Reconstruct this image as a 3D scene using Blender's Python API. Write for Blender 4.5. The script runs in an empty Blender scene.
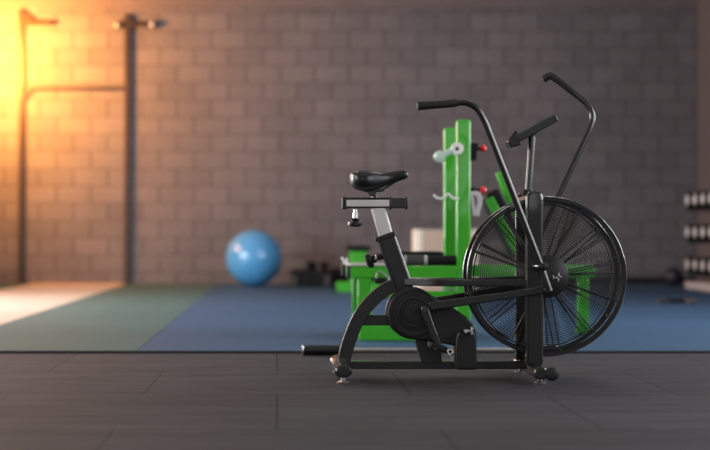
import bpy, bmesh, math, random
from mathutils import Vector, Matrix
random.seed(7)
PI = math.pi
C = bpy.context.scene
COL = C.collection
F = 1500.0; HU, HV, CH = 277.0, 235.0, 0.573      # focal length in px, vanishing point, camera height

def W(u, v, Y):
    """photo position at distance Y -> world point"""
    return Vector(((u-HU)*Y/F, Y, CH-(v-HV)*Y/F))

# ------------------------------------------------------------------ materials
def nmat(name):
    m = bpy.data.materials.new(name); m.use_nodes = True
    nt = m.node_tree; b = nt.nodes['Principled BSDF']
    return m, nt, b
def mat(name, col, rough=.5, metal=0., coat=0., noise=.0, nscale=30., bump=0., spec=None):
    m, nt, b = nmat(name)
    b.inputs['Roughness'].default_value = rough
    b.inputs['Metallic'].default_value = metal
    b.inputs['Coat Weight'].default_value = coat
    if spec is not None: b.inputs['Specular IOR Level'].default_value = spec
    tc = nt.nodes.new('ShaderNodeTexCoord')
    n = nt.nodes.new('ShaderNodeTexNoise'); n.inputs['Scale'].default_value = nscale
    n.inputs['Detail'].default_value = 4
    nt.links.new(tc.outputs['Object'], n.inputs['Vector'])
    mx = nt.nodes.new('ShaderNodeMix'); mx.data_type = 'RGBA'
    lo = [c*(1-noise) for c in col]; hi = [min(1, c*(1+noise)) for c in col]
    mx.inputs[6].default_value = (*lo, 1); mx.inputs[7].default_value = (*hi, 1)
    nt.links.new(n.outputs['Fac'], mx.inputs[0]); nt.links.new(mx.outputs[2], b.inputs['Base Color'])
    if bump:
        bp = nt.nodes.new('ShaderNodeBump'); bp.inputs['Strength'].default_value = bump
        bp.inputs['Distance'].default_value = .002
        nt.links.new(n.outputs['Fac'], bp.inputs['Height']); nt.links.new(bp.outputs[0], b.inputs['Normal'])
    return m
M = {}
M['powder'] = mat('black powder coat', (.012,.0116,.012), .38, 0, .8, .25, 300, .05)
M['plastic'] = mat('black plastic', (.011,.0105,.0115), .45, 0, 0, .2, 200, .08)
M['dark_plastic'] = mat('near black plastic', (.008,.008,.009), .3, 0, 0, .2, 200)
M['rubber'] = mat('black rubber grip', (.012,.012,.012), .6, 0, 0, .3, 400, .3)
M['vinyl'] = mat('black vinyl', (.012,.0115,.0125), .38, 0, .1, .2, 60, .04)
M['chrome'] = mat('chrome', (.9,.9,.9), .25, 1, 0, .03, 40)
M['silver'] = mat('brushed silver paint', (.72,.68,.67), .4, .15, 0, .05, 80)
M['steel'] = mat('dark steel tube', (.09,.086,.083), .3, .9, 0, .1, 80)
M['barsteel'] = mat('satin steel', (.5,.48,.46), .35, .9, 0, .08, 80)
M['wire'] = mat('black guard wire', (.035,.034,.034), .35, .3, 0, .1, 200)
M['blade'] = mat('dark fan blade', (.015,.015,.016), .65, 0, 0, .1, 50)
M['green'] = mat('green powder coat', (.045,.42,.012), .36, 0, .7, .06, 20)
M['green_far'] = mat('green enamel', (.05,.40,.02), .45, 0, 0, .06, 20)
M['white'] = mat('white plastic', (.90,.90,.87), .35, 0, 0, .04, 30)
M['pale_steel'] = mat('pale grey steel plate', (.55,.56,.50), .4, .3, 0, .1, 40)
M['red'] = mat('red plastic knob', (.75,.01,.02), .25, 0, .3, .05, 30)
M['ply'] = mat('plywood', (.50,.36,.27), .6, 0, 0, .12, 9, .05)
M['ply_edge'] = mat('pale plywood edge', (.78,.70,.60), .6, 0, 0, .08, 40)
M['foam'] = mat('black foam', (.010,.010,.011), .6, 0, 0, .3, 90, .2, .2)
M['foam2'] = mat('charcoal foam', (.05,.045,.043), .7, 0, 0, .3, 90, .2)
M['ball'] = mat('blue vinyl ball', (.10,.37,.70), .25, 0, .6, .03, 12)
M['rig'] = mat('brown black rig steel', (.045,.03,.022), .45, .3, 0, .2, 40)
M['sack'] = mat('grey brown canvas', (.12,.095,.08), .8, 0, 0, .3, 60, .2)
M['navy'] = mat('dark navy rubber', (.018,.018,.035), .5, 0, 0, .2, 60)
M['disc'] = mat('pale grey dumbbell end', (.75,.77,.78), .5, 0, 0, .4, 45)
M['base_pale'] = mat('pale painted steel', (.55,.53,.55), .5, 0, 0, .05, 30)
M['ceil'] = mat('ceiling paint', (.30,.28,.27), .8, 0, 0, .08, 3)
M['sidewall'] = mat('side wall paint', (.115,.108,.120), .8, 0, 0, .1, 4)
M['frame'] = mat('window frame', (.2,.2,.2), .5)
M['flat_black'] = mat('flat black', (.012,.012,.014), .5)

def wall_mat():
    m, nt, b = nmat('painted block wall')
    b.inputs['Roughness'].default_value = .75
    tc = nt.nodes.new('ShaderNodeTexCoord'); sx = nt.nodes.new('ShaderNodeSeparateXYZ'); cx = nt.nodes.new('ShaderNodeCombineXYZ')
    nt.links.new(tc.outputs['Object'], sx.inputs[0])
    ax = nt.nodes.new('ShaderNodeMath'); ax.inputs[1].default_value = 20.148
    az = nt.nodes.new('ShaderNodeMath'); az.inputs[1].default_value = 20.053
    nt.links.new(sx.outputs['X'], ax.inputs[0]); nt.links.new(sx.outputs['Z'], az.inputs[0])
    nt.links.new(ax.outputs[0], cx.inputs['X']); nt.links.new(az.outputs[0], cx.inputs['Y'])
    # slight waviness of the hand laid courses
    nw = nt.nodes.new('ShaderNodeTexNoise'); nw.inputs['Scale'].default_value = 1.3
    nt.links.new(cx.outputs[0], nw.inputs['Vector'])
    vm = nt.nodes.new('ShaderNodeVectorMath'); vm.operation = 'MULTIPLY_ADD'; vm.inputs[1].default_value = (.03,.015,0)
    nt.links.new(nw.outputs['Color'], vm.inputs[0]); nt.links.new(cx.outputs[0], vm.inputs[2])
    def brick(row, mortar, c1, c2, mo, src):
        br = nt.nodes.new('ShaderNodeTexBrick'); br.offset = .5
        br.inputs['Scale'].default_value = 1; br.inputs['Brick Width'].default_value = .4; br.inputs['Row Height'].default_value = row
        br.inputs['Mortar Size'].default_value = mortar; br.inputs['Mortar Smooth'].default_value = .3
        br.inputs['Color1'].default_value = (*c1,1); br.inputs['Color2'].default_value = (*c2,1); br.inputs['Mortar'].default_value = (*mo,1)
        nt.links.new(src, br.inputs['Vector']); return br
    br0 = brick(.2, .006, (.132,.126,.141), (.162,.154,.170), (.090,.085,.095), vm.outputs[0])
    st = nt.nodes.new('ShaderNodeMapping'); st.inputs['Scale'].default_value = (1, 10, 1)
    nt.links.new(vm.outputs[0], st.inputs['Vector'])
    br = brick(2., .010, (1,1,1), (1,1,1), (.60,.57,.59), st.outputs[0])
    bm_ = nt.nodes.new('ShaderNodeMix'); bm_.data_type = 'RGBA'; bm_.blend_type = 'MULTIPLY'; bm_.inputs[0].default_value = 1
    nt.links.new(br0.outputs['Color'], bm_.inputs[6]); nt.links.new(br.outputs['Color'], bm_.inputs[7])
    n = nt.nodes.new('ShaderNodeTexNoise'); n.inputs['Scale'].default_value = 2.5; n.inputs['Detail'].default_value = 6
    nt.links.new(tc.outputs['Object'], n.inputs['Vector'])
    mr = nt.nodes.new('ShaderNodeMapRange'); mr.inputs[3].default_value = .75; mr.inputs[4].default_value = 1.25
    nt.links.new(n.outputs['Fac'], mr.inputs[0])
    mx = nt.nodes.new('ShaderNodeMix'); mx.data_type = 'RGBA'; mx.blend_type = 'MULTIPLY'; mx.inputs[0].default_value = 1
    nt.links.new(bm_.outputs[2], mx.inputs[6]); nt.links.new(mr.outputs[0], mx.inputs[7])
    nt.links.new(mx.outputs[2], b.inputs['Base Color'])
    bp = nt.nodes.new('ShaderNodeBump'); bp.inputs['Strength'].default_value = .6; bp.inputs['Distance'].default_value = .01; bp.invert = True
    nt.links.new(br0.outputs['Fac'], bp.inputs['Height']); nt.links.new(bp.outputs[0], b.inputs['Normal'])
    return m
M['wall'] = wall_mat()

def tile_mat():
    m, nt, b = nmat('black rubber floor tiles')
    tc = nt.nodes.new('ShaderNodeTexCoord')
    mp = nt.nodes.new('ShaderNodeMapping'); mp.inputs['Location'].default_value = (19.2, 19-5.37, 0)
    nt.links.new(tc.outputs['Object'], mp.inputs['Vector'])
    br = nt.nodes.new('ShaderNodeTexBrick'); br.offset = .5
    br.inputs['Scale'].default_value = 1; br.inputs['Brick Width'].default_value = .96; br.inputs['Row Height'].default_value = .95
    br.inputs['Mortar Size'].default_value = .0045; br.inputs['Mortar Smooth'].default_value = .3
    br.inputs['Color1'].default_value = (.036,.033,.038,1); br.inputs['Color2'].default_value = (.047,.043,.049,1)
    br.inputs['Mortar'].default_value = (.006,.005,.005,1)
    nt.links.new(mp.outputs[0], br.inputs['Vector'])
    ms = nt.nodes.new('ShaderNodeMapping'); ms.inputs['Scale'].default_value = (.7, 3.2, 1)
    nt.links.new(tc.outputs['Object'], ms.inputs['Vector'])
    n = nt.nodes.new('ShaderNodeTexNoise'); n.inputs['Scale'].default_value = 2.2; n.inputs['Detail'].default_value = 7; n.inputs['Roughness'].default_value = .6
    nt.links.new(ms.outputs[0], n.inputs['Vector'])
    mr = nt.nodes.new('ShaderNodeMapRange'); mr.inputs[1].default_value = .3; mr.inputs[2].default_value = .7
    mr.inputs[3].default_value = .72; mr.inputs[4].default_value = 1.3
    nt.links.new(n.outputs['Fac'], mr.inputs[0])
    n2 = nt.nodes.new('ShaderNodeTexNoise'); n2.inputs['Scale'].default_value = 140; n2.inputs['Detail'].default_value = 2
    nt.links.new(tc.outputs['Object'], n2.inputs['Vector'])
    mr2 = nt.nodes.new('ShaderNodeMapRange'); mr2.inputs[3].default_value = .8; mr2.inputs[4].default_value = 1.2
    nt.links.new(n2.outputs['Fac'], mr2.inputs[0])
    mm = nt.nodes.new('ShaderNodeMath'); mm.operation = 'MULTIPLY'
    nt.links.new(mr.outputs[0], mm.inputs[0]); nt.links.new(mr2.outputs[0], mm.inputs[1])
    mx = nt.nodes.new('ShaderNodeMix'); mx.data_type = 'RGBA'; mx.blend_type = 'MULTIPLY'; mx.inputs[0].default_value = 1
    nt.links.new(br.outputs['Color'], mx.inputs[6]); nt.links.new(mm.outputs[0], mx.inputs[7])
    nt.links.new(mx.outputs[2], b.inputs['Base Color'])
    rr = nt.nodes.new('ShaderNodeMapRange'); rr.inputs[3].default_value = .72; rr.inputs[4].default_value = .56
    nt.links.new(n.outputs['Fac'], rr.inputs[0]); nt.links.new(rr.outputs[0], b.inputs['Roughness'])
    b.inputs['Specular IOR Level'].default_value = .22
    bp = nt.nodes.new('ShaderNodeBump'); bp.inputs['Strength'].default_value = .5; bp.inputs['Distance'].default_value = .003
    nt.links.new(mm.outputs[0], bp.inputs['Height']); nt.links.new(bp.outputs[0], b.inputs['Normal'])
    return m
M['tiles'] = tile_mat()

def mat_strip(name, c, rough=.6, amp=.14):
    m, nt, b = nmat(name)
    b.inputs['Roughness'].default_value = rough; b.inputs['Specular IOR Level'].default_value = .3
    tc = nt.nodes.new('ShaderNodeTexCoord')
    ms = nt.nodes.new('ShaderNodeMapping'); ms.inputs['Scale'].default_value = (.4, 2.6, 1)
    nt.links.new(tc.outputs['Object'], ms.inputs['Vector'])
    n = nt.nodes.new('ShaderNodeTexNoise'); n.inputs['Scale'].default_value = 1.6; n.inputs['Detail'].default_value = 6
    nt.links.new(ms.outputs[0], n.inputs['Vector'])
    br = nt.nodes.new('ShaderNodeTexBrick'); br.offset = .5
    br.inputs['Scale'].default_value = 1; br.inputs['Brick Width'].default_value = 8.; br.inputs['Row Height'].default_value = .95
    br.inputs['Mortar Size'].default_value = .006; br.inputs['Mortar Smooth'].default_value = .4
    br.inputs['Color1'].default_value = (*[x*.95 for x in c],1); br.inputs['Color2'].default_value = (*[x*1.05 for x in c],1)
    br.inputs['Mortar'].default_value = (*[x*.6 for x in c],1)
    nt.links.new(tc.outputs['Object'], br.inputs['Vector'])
    mr = nt.nodes.new('ShaderNodeMapRange'); mr.inputs[3].default_value = 1-amp*1.6; mr.inputs[4].default_value = 1+amp*1.6
    nt.links.new(n.outputs['Fac'], mr.inputs[0])
    mx = nt.nodes.new('ShaderNodeMix'); mx.data_type = 'RGBA'; mx.blend_type = 'MULTIPLY'; mx.inputs[0].default_value = 1
    nt.links.new(br.outputs['Color'], mx.inputs[6]); nt.links.new(mr.outputs[0], mx.inputs[7])
    nt.links.new(mx.outputs[2], b.inputs['Base Color'])
    return m
M['mat_green'] = mat_strip('green rubber matting', (.062,.128,.120))
M['mat_blue'] = mat_strip('blue rubber matting', (.036,.090,.170))
M['platform'] = mat_strip('pale timber platform', (.58,.47,.38), .5, .08)
M['mat_edge'] = mat('dark mat edging', (.02,.025,.025), .6)

def emit(name, col, s):
    m, nt, b = nmat(name)
    b.inputs['Emission Color'].default_value = (*col, 1); b.inputs['Emission Strength'].default_value = s
    b.inputs['Base Color'].default_value = (*col, 1)
    return m

# ------------------------------------------------------------------ geometry helpers
def add_box(bm, c, s, rot=None):
    r = bmesh.ops.create_cube(bm, size=1)
    mt = Matrix.Translation(Vector(c)) @ (rot.to_4x4() if rot else Matrix.Identity(4)) @ Matrix.Diagonal((*s, 1))
    bmesh.ops.transform(bm, matrix=mt, verts=r['verts'])
def add_box2(bm, x0, x1, y0, y1, z0, z1):
    add_box(bm, ((x0+x1)/2, (y0+y1)/2, (z0+z1)/2), (abs(x1-x0), abs(y1-y0), abs(z1-z0)))
def add_prism(bm, poly, y0, y1):
    """poly: list of (x, z); extruded along y"""
    a = [bm.verts.new((x, y0, z)) for x, z in poly]; b = [bm.verts.new((x, y1, z)) for x, z in poly]
    n = len(poly)
    bm.faces.new(a); bm.faces.new(b[::-1])
    for i in range(n):
        j = (i+1) % n
        bm.faces.new((a[j], a[i], b[i], b[j]))
def smooth_path(pts, per=8):
    pts = [Vector(p) for p in pts]; out = []
    for i in range(len(pts)-1):
        p0 = pts[max(i-1, 0)]; p1 = pts[i]; p2 = pts[i+1]; p3 = pts[min(i+2, len(pts)-1)]
        for k in range(per):
            t = k/per
            out.append(.5*((2*p1)+(p2-p0)*t+(2*p0-5*p1+4*p2-p3)*t*t+(3*p1-p0-3*p2+p3)*t**3))
    out.append(pts[-1]); return out
def fillet(pts, r=.04, n=6):
    pts = [Vector(p) for p in pts]; out = [pts[0]]
    for i in range(1, len(pts)-1):
        a, b, c = pts[i-1], pts[i], pts[i+1]
        d1 = (a-b); d2 = (c-b); rr = min(r, d1.length*.45, d2.length*.45)
        p = b+d1.normalized()*rr; q = b+d2.normalized()*rr
        for k in range(n+1):
            t = k/n; out.append((1-t)**2*p+2*t*(1-t)*b+t*t*q)
    out.append(pts[-1]); return out
def add_tube(bm, pts, r, n=12, closed=False, prof=None, up=None):
    """round tube, or rectangular when prof=(a, b): a = half size across (normal side), b = half size along up"""
    pts = [Vector(p) for p in pts]; N = len(pts); rings = []; prev = None
    for i, p in enumerate(pts):
        if closed: t = (pts[(i+1) % N]-pts[i-1])
        else: t = pts[min(i+1, N-1)]-pts[max(i-1, 0)]
        t.normalize()
        if up is not None: a = Vector(up)
        elif prev is None: a = Vector((0, 0, 1)) if abs(t.z) < .9 else Vector((1, 0, 0))
        else: a = prev
        bvec = (a-t*a.dot(t)).normalized(); prev = bvec
        cvec = t.cross(bvec)
        ri = r[i] if isinstance(r, (list, tuple)) else r
        if prof:
            k = ri if ri else 1
            q = [(-1,-1),(1,-1),(1,1),(-1,1)]
            ring = [bm.verts.new(p+cvec*prof[0]*k*s+bvec*prof[1]*w) for s, w in q]
        else:
            ring = [bm.verts.new(p+(cvec*math.cos(2*PI*j/n)+bvec*math.sin(2*PI*j/n))*ri) for j in range(n)]
        rings.append(ring)
    m = len(rings[0])
    for i in range(N if closed else N-1):
        A = rings[i]; B = rings[(i+1) % N]
        for j in range(m):
            bm.faces.new((A[j], A[(j+1) % m], B[(j+1) % m], B[j]))
    if not closed:
        bm.faces.new(rings[0][::-1]); bm.faces.new(rings[-1])
def add_lathe(bm, prof, o, axis, n=32):
    """prof: list of (radius, distance along axis)"""
    o = Vector(o); ax = Vector(axis).normalized()
    a = Vector((0, 0, 1)) if abs(ax.z) < .9 else Vector((1, 0, 0))
    b = (a-ax*a.dot(ax)).normalized(); c = ax.cross(b); rings = []
    for r, h in prof:
        if r < 1e-5: rings.append([bm.verts.new(o+ax*h)])
        else: rings.append([bm.verts.new(o+ax*h+(b*math.cos(2*PI*j/n)+c*math.sin(2*PI*j/n))*r) for j in range(n)])
    for i in range(len(rings)-1):
        A, B = rings[i], rings[i+1]
        for j in range(n):
            k = (j+1) % n
            if len(A) == 1 and len(B) == 1: break
            if len(A) == 1: bm.faces.new((A[0], B[j], B[k]))
            elif len(B) == 1: bm.faces.new((A[j], B[0], A[k]))
            else: bm.faces.new((A[j], B[j], B[k], A[k]))
def cyl(bm, a, b, r, n=20):
    a = Vector(a); b = Vector(b); L = (b-a).length; e = min(r*.15, L*.2)
    add_lathe(bm, [(0,0),(r-e,0),(r,e),(r,L-e),(r-e,L),(0,L)], a, b-a, n)
def nb(): return bmesh.new()

def wloc(o):
    p = Vector((0,0,0))
    while o: p += Vector(o.location); o = o.parent
    return p
def obj(name, bm, m, parent=None, loc=None, bevel=0., smooth=True, segs=2):
    """bmesh in world coordinates -> ONE mesh object, origin at its root (or at loc when top-level)"""
    bmesh.ops.recalc_face_normals(bm, faces=bm.faces[:])
    org = wloc(parent) if parent else Vector(loc or (0,0,0))
    bmesh.ops.translate(bm, verts=bm.verts[:], vec=-org)
    me = bpy.data.meshes.new(name); bm.to_mesh(me); bm.free()
    o = bpy.data.objects.new(name, me); COL.objects.link(o); me.materials.append(M[m] if isinstance(m, str) else m)
    if parent: o.parent = parent
    else: o.location = org
    if smooth:
        for p in me.polygons: p.use_smooth = True
        try: me.set_sharp_from_angle(angle=math.radians(38))
        except Exception: pass
    if bevel:
        b = o.modifiers.new('bevel', 'BEVEL'); b.width = bevel; b.segments = segs; b.limit_method = 'ANGLE'; b.angle_limit = math.radians(38)
        b.harden_normals = False
    return o
def tag(o, label, cat, group=None):
    o['label'] = label; o['category'] = cat
    if group: o['group'] = group
    return o
def thing(name, label, cat, loc, group=None):
    o = bpy.data.objects.new(name, None); COL.objects.link(o); o.location = loc; o.empty_display_size = .05
    return tag(o, label, cat, group)
def struct(name, bm, m, **k):
    o = obj(name, bm, m, **k); o['kind'] = 'structure'; return o
def dup(root, loc, label, group=None):
    r = root.copy(); COL.objects.link(r); r.location = loc; r['label'] = label
    if group: r['group'] = group
    for ch in list(root.children):
        c = ch.copy(); COL.objects.link(c); c.parent = r
        for g in list(ch.children):
            d = g.copy(); COL.objects.link(d); d.parent = c
    return r

# ================================================================== SETTING
XL, XR, YB, YF, ZC = -3.9, 4.87, 17.4, -4.0, 4.6
MT = .012                                   # mat thickness
bm = nb(); add_box2(bm, XL-.2, XR+.2, YF-.2, YB+.2, -.15, 0); struct('floor', bm, 'tiles', smooth=False)
bm = nb(); add_box2(bm, XL-.2, XR+.2, YB, YB+.2, 0, ZC); struct('wall_back', bm, 'wall', smooth=False)
bm = nb(); add_box2(bm, XL-.2, XR+.2, YF-.2, YB+.2, ZC, ZC+.15); struct('ceiling', bm, 'ceil', smooth=False)
def wall_x(name, x0, x1, holes):
    """side wall with window holes (y0, y1, z0, z1)"""
    bm = nb(); ys = YF
    for (a, b, c, d) in holes:
        add_box2(bm, x0, x1, ys, a, 0, ZC); add_box2(bm, x0, x1, a, b, 0, c); add_box2(bm, x0, x1, a, b, d, ZC); ys = b
    add_box2(bm, x0, x1, ys, YB, 0, ZC)
    return struct(name, bm, 'sidewall', smooth=False)
LH = [(3.0, 7.0, .7, 3.0), (9.6, 13.6, .4, 2.5), (14.3, 17.0, 1.9, 3.3)]
RH = [(1.5, 5.0, .9, 3.2), (6.4, 10.6, .9, 3.2)]
wall_x('wall_left', XL-.2, XL, LH); wall_x('wall_right', XR, XR+.2, RH)
bm = nb()
for (a, b) in ((XL-.2, -2.2), (2.8, XR+.2)): add_box2(bm, a, b, YF-.2, YF, 0, ZC)
add_box2(bm, -2.2, 2.8, YF-.2, YF, 0, .8); add_box2(bm, -2.2, 2.8, YF-.2, YF, 3.4, ZC)
struct('wall_front', bm, 'sidewall', smooth=False)
wn = 0
def win_x(x, h):
    global wn; wn += 1
    a, b, c, d = h; bm = nb(); t = .05
    for z in (c+t/2, d-t/2, (c+d)/2): add_box(bm, (x, (a+b)/2, z), (.06, b-a, t))
    k = 4
    for i in range(k+1): add_box(bm, (x, a+t/2+(b-a-t)*i/k, (c+d)/2), (.058, t, d-c))
    struct('window_%d' % wn, bm, 'frame', smooth=False)
for h in LH: win_x(XL-.1, h)
for h in RH: win_x(XR+.1, h)
bm = nb()
for z in (.825, 3.375, 2.1): add_box(bm, (.3, YF-.1, z), (5, .06, .05))
for i in range(5): add_box(bm, (-2.175+4.95*i/4, YF-.1, 2.1), (.05, .058, 2.6))
struct('window_6', bm, 'frame', smooth=False)  # unseen window behind the camera, added for soft front fill
# concrete band above the blocks, joint line at the corner, dark strip at the wall foot
bm = nb(); add_box2(bm, XL, XR, YB-.05, YB, 3.20, 3.5); struct('trim_1', bm, mat('concrete band', (.15,.13,.135), .8, 0, 0, .2, 4), smooth=False)
bm = nb(); add_box2(bm, XR-.03, XR, YB-.03, YB, .0, 3.2); struct('trim_2', bm, 'sidewall', smooth=False)
bm = nb(); add_box2(bm, 3.2, XR-.03, YB-.035, YB, MT, .085); struct('dark_strip_back', bm, 'flat_black', bevel=.004)

# mats and platform laid on the tiles
YM = 7.28
def strip(name, x0, x1, m, label, cat, y0=YM, t=MT):
    bm = nb(); add_box2(bm, x0, x1, y0, YB-.005, 0, t)
    o = obj(name, bm, m, loc=((x0+x1)/2, y0, 0), bevel=.003); return tag(o, label, cat)
strip('floor_mat', -.68, XR-.04, 'mat_blue', 'wide blue rubber mat covering the floor behind the air bike', 'mat')
strip('floor_mat', -1.73, -.682, 'mat_green', 'green rubber mat strip between pale platform and blue mat', 'mat')
strip('floor_mat', XL+.02, -2.832, 'mat_green', 'green rubber mat patch at the left edge beyond the pale platform', 'mat')
strip('lifting_platform', -2.83, -1.732, 'platform', 'pale cream strip of floor platform running to the wall rig', 'platform')
bm = nb(); add_box2(bm, XL+.02, XR-.04, YM-.012, YM-.001, 0, .012)
o = obj('mat_edging', bm, 'mat_edge', loc=(0, YM, 0), bevel=.002); tag(o, 'thin dark edging strip along the front of the mats', 'edging')

# ================================================================== AIR BIKE
YC = 6.0
bike = thing('air_bike', 'black air bike with large caged fan wheel and silver seat post', 'exercise bike', (.7, YC, 0))
def B(u, v, dy=0.): return W(u, v, YC+dy)
def part(name, bm, m, parent=None, **k): return obj(name, bm, m, parent or bike, **k)

# --- stabilisers
for (u, v, cat) in ((343.5, 371.5, 'front'), (541, 373.5, 'rear')):
    c = W(u, v, 5.74)
    bm = nb(); r = .026
    add_lathe(bm, [(0,-.002),(r*.8,-.001),(r*1.04,.006),(r*1.04,.03),(r,.032),(r,.488),(r*1.04,.49),(r*1.04,.514),(r*.8,.521),(0,.522)], (c.x, 5.74, c.z), (0,1,0), 24)
    if cat == 'front':
        for vv in bm.verts: vv.co.x = c.x+(vv.co.x-c.x)*1.25; vv.co.z = c.z+(vv.co.z-c.z)*.92
    st = part('stabilizer', bm, 'powder')
    for y in (5.775, 6.225):
        bm = nb()
        add_lathe(bm, [(0,0),(.022,0),(.025,.004),(.025,.008),(.012,.012),(.009,.014),(.009,c.z-.01),(0,c.z-.01)], (c.x, y, 0), (0,0,1), 20)
        part('levelling_foot', bm, 'chrome')
    if cat == 'rear':
        for y in (5.748, 6.252):
            bm = nb(); wc = Vector((c.x+.043, y, c.z-.003))
            add_lathe(bm, [(0,-.014),(.012,-.014),(.02,-.012),(.027,-.006),(.027,.006),(.02,.012),(.012,.014),(0,.014)], wc, (0,1,0), 24)
            part('transport_wheel', bm, 'rubber')
            bm = nb(); add_tube(bm, [(c.x-.01, y+(.02 if y < 6 else -.02), c.z+.004), (wc.x, y+(.02 if y < 6 else -.02), wc.z)], 1, prof=(.006,.014), up=(0,0,1))
            part('wheel_bracket', bm, 'powder', bevel=.002)

# --- frame
fr = nb()
def RT(uv, dy, hw, hy, per=6, smooth=True):
    pts = [B(u, v, dy) for u, v in uv]
    if smooth: pts = smooth_path(pts, per)
    add_tube(fr, pts, 1, prof=(hw, hy), up=(0,1,0))
RT([(343.5,368),(345,356),(349,341),(357.5,320),(370,302.5),(387,288.5),(402,283),(410,281.5)], 0, .0265, .024)
RT([(357,320),(392,320)], 0, .021, .018, smooth=False)
RT([(350,364.8),(535,364.8)], 0, .0155, .022, smooth=False)
for p in ([(414,338),(441,338),(441,363),(421,363)],):
    add_prism(fr, [(B(u,v).x, B(u,v).z) for u, v in p], YC-.024, YC+.024)
frame = part('main_frame', fr, 'powder', bevel=.009, segs=3)
fr = nb(); RT([(385.5,236.5),(408,300)], 0, .0385, .027, smooth=False); part('seat_tube', fr, 'powder', bevel=.013, segs=4)
# upper side bars, splayed around the fan
for s in (-1, 1):
    bm = nb()
    a = B(406, 282, s*.02); b_ = B(436, 282, s*.07); c_ = W(466, 282, 5.875); c_.y = YC+s*.125
    z = a.z
    pts = fillet([a, (b_.x, YC+s*.125, z), (1.00, YC+s*.13, z)], .05)
    add_tube(bm, pts, 1, prof=(.0135, .012), up=(0,1,0)); part('side_bar', bm, 'powder', bevel=.004)
# fork: inverted U over the fan
XF = (534.2-277)*5.87/1500
ztop = W(534, 198, 5.87).z
for s in (-1, 1):
    bm = nb(); y = YC+s*.128
    zb = .062
    out = []
    hw = .0335
    poly = [(XF-hw, zb), (XF+hw, zb), (XF+hw, ztop-.01)]
    for k in range(0, 9):
        a = PI*k/8; poly.append((XF+hw*math.cos(a), ztop+hw*.9*math.sin(a)))
    poly.append((XF-hw, ztop-.01))
    add_prism(bm, poly, y-.02, y+.02)
    part('fork_leg', bm, 'powder', bevel=.011, segs=3)
bm = nb(); add_box2(bm, XF-.026, XF+.026, YC-.112, YC+.112, ztop-.018, ztop+.012); part('fork_bridge', bm, 'powder', bevel=.006)

# --- seat assembly
bm = nb(); add_tube(bm, [B(377.5,206), B(388.5,245)], 1, prof=(.0285,.021), up=(0,1,0)); part('seat_post', bm, 'silver', bevel=.011, segs=3)
bm = nb(); add_tube(bm, [B(384,234.5), B(385.6,239)], 1, prof=(.041,.030), up=(0,1,0)); part('post_collar', bm, 'plastic', bevel=.003)
bm = nb()
a = B(343, 203.3); b_ = B(391, 203.3)
add_box2(bm, a.x, B(406.5,203).x, YC-.022, YC+.022, a.z-.0205, a.z+.0205)
rail = part('seat_rail', bm, 'dark_plastic', bevel=.003)
bm = nb(); add_box2(bm, B(345.5,0).x, B(390,0).x, YC-.026, YC+.026, a.z-.014, a.z+.0135); part('rail_cover', bm, 'silver', rail, bevel=.003)
for (u0, u1) in ((342, 346.5), (388.5, 391.5), (404.5, 407.5)):
    bm = nb(); add_box2(bm, B(u0,0).x, B(u1,0).x, YC-.027, YC+.027, a.z-.0245, a.z+.0245); part('rail_cap', bm, 'plastic', rail, bevel=.004)
bm = nb(); add_box2(bm, B(346,0).x, B(391,0).x, YC-.023, YC+.023, a.z+.0145, a.z+.0225); part('rail_top_plate', bm, 'plastic', rail, bevel=.002)
def knob(stem, tip, r, name='adjust_knob'):
    stem, tip = Vector(stem), Vector(tip); d = (tip-stem).normalized(); L = (tip-stem).length
    bm = nb(); add_lathe(bm, [(0,0),(.008,0),(.008,L*.25),(.0115,L*.25),(.0115,L*.55),(.006,L*.56),(.006,L*.7),(0,L*.7)], stem, d, 16)
    st = part('knob_stem', bm, 'chrome')
    bm = nb(); add_lathe(bm, [(0,L*.52),(r*.5,L*.52),(r*.62,L*.6),(r*.55,L*.68),(r,L*.72),(r*1.04,L*.8),(r*.95,L*.95),(r*.5,L),(0,L)], stem, d, 24)
    kn = part(name, bm, 'dark_plastic')
    bm = nb()
    for k in range(6):
        q = 2*PI*k/6; ax = d.orthogonal().normalized(); ay = d.cross(ax)
        p = stem+d*L*.82+(ax*math.cos(q)+ay*math.sin(q))*r*.82
        cyl(bm, p-d*L*.09, p+d*L*.09, r*.3, 10)
    part('knob_lobes', bm, 'dark_plastic', kn)
knob(B(355.5,208.5), B(355,227), .027)
knob(B(386,254), B(366,262.5), .027)
# small knob close on the seat tube, the pin housing
bm = nb(); cyl(bm, B(388,254.5), B(376.5,257.5), .013); part('pin_housing', bm, 'plastic')
# saddle clamp
bm = nb()
cyl(bm, B(374.5,198.5), B(374.5,191), .011); cyl(bm, B(372,192,-.022), B(372,192,.022), .017)
add_box(bm, B(377.5,190.5), (.05,.03,.012))
for s in (-1, 1): add_tube(bm, fillet([B(356,187,s*.035), B(366,192,s*.022), B(381,191,s*.02), B(397,181,s*.01)], .03), .0035, 8)
part('saddle_clamp', bm, 'steel', bevel=.002)
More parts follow.
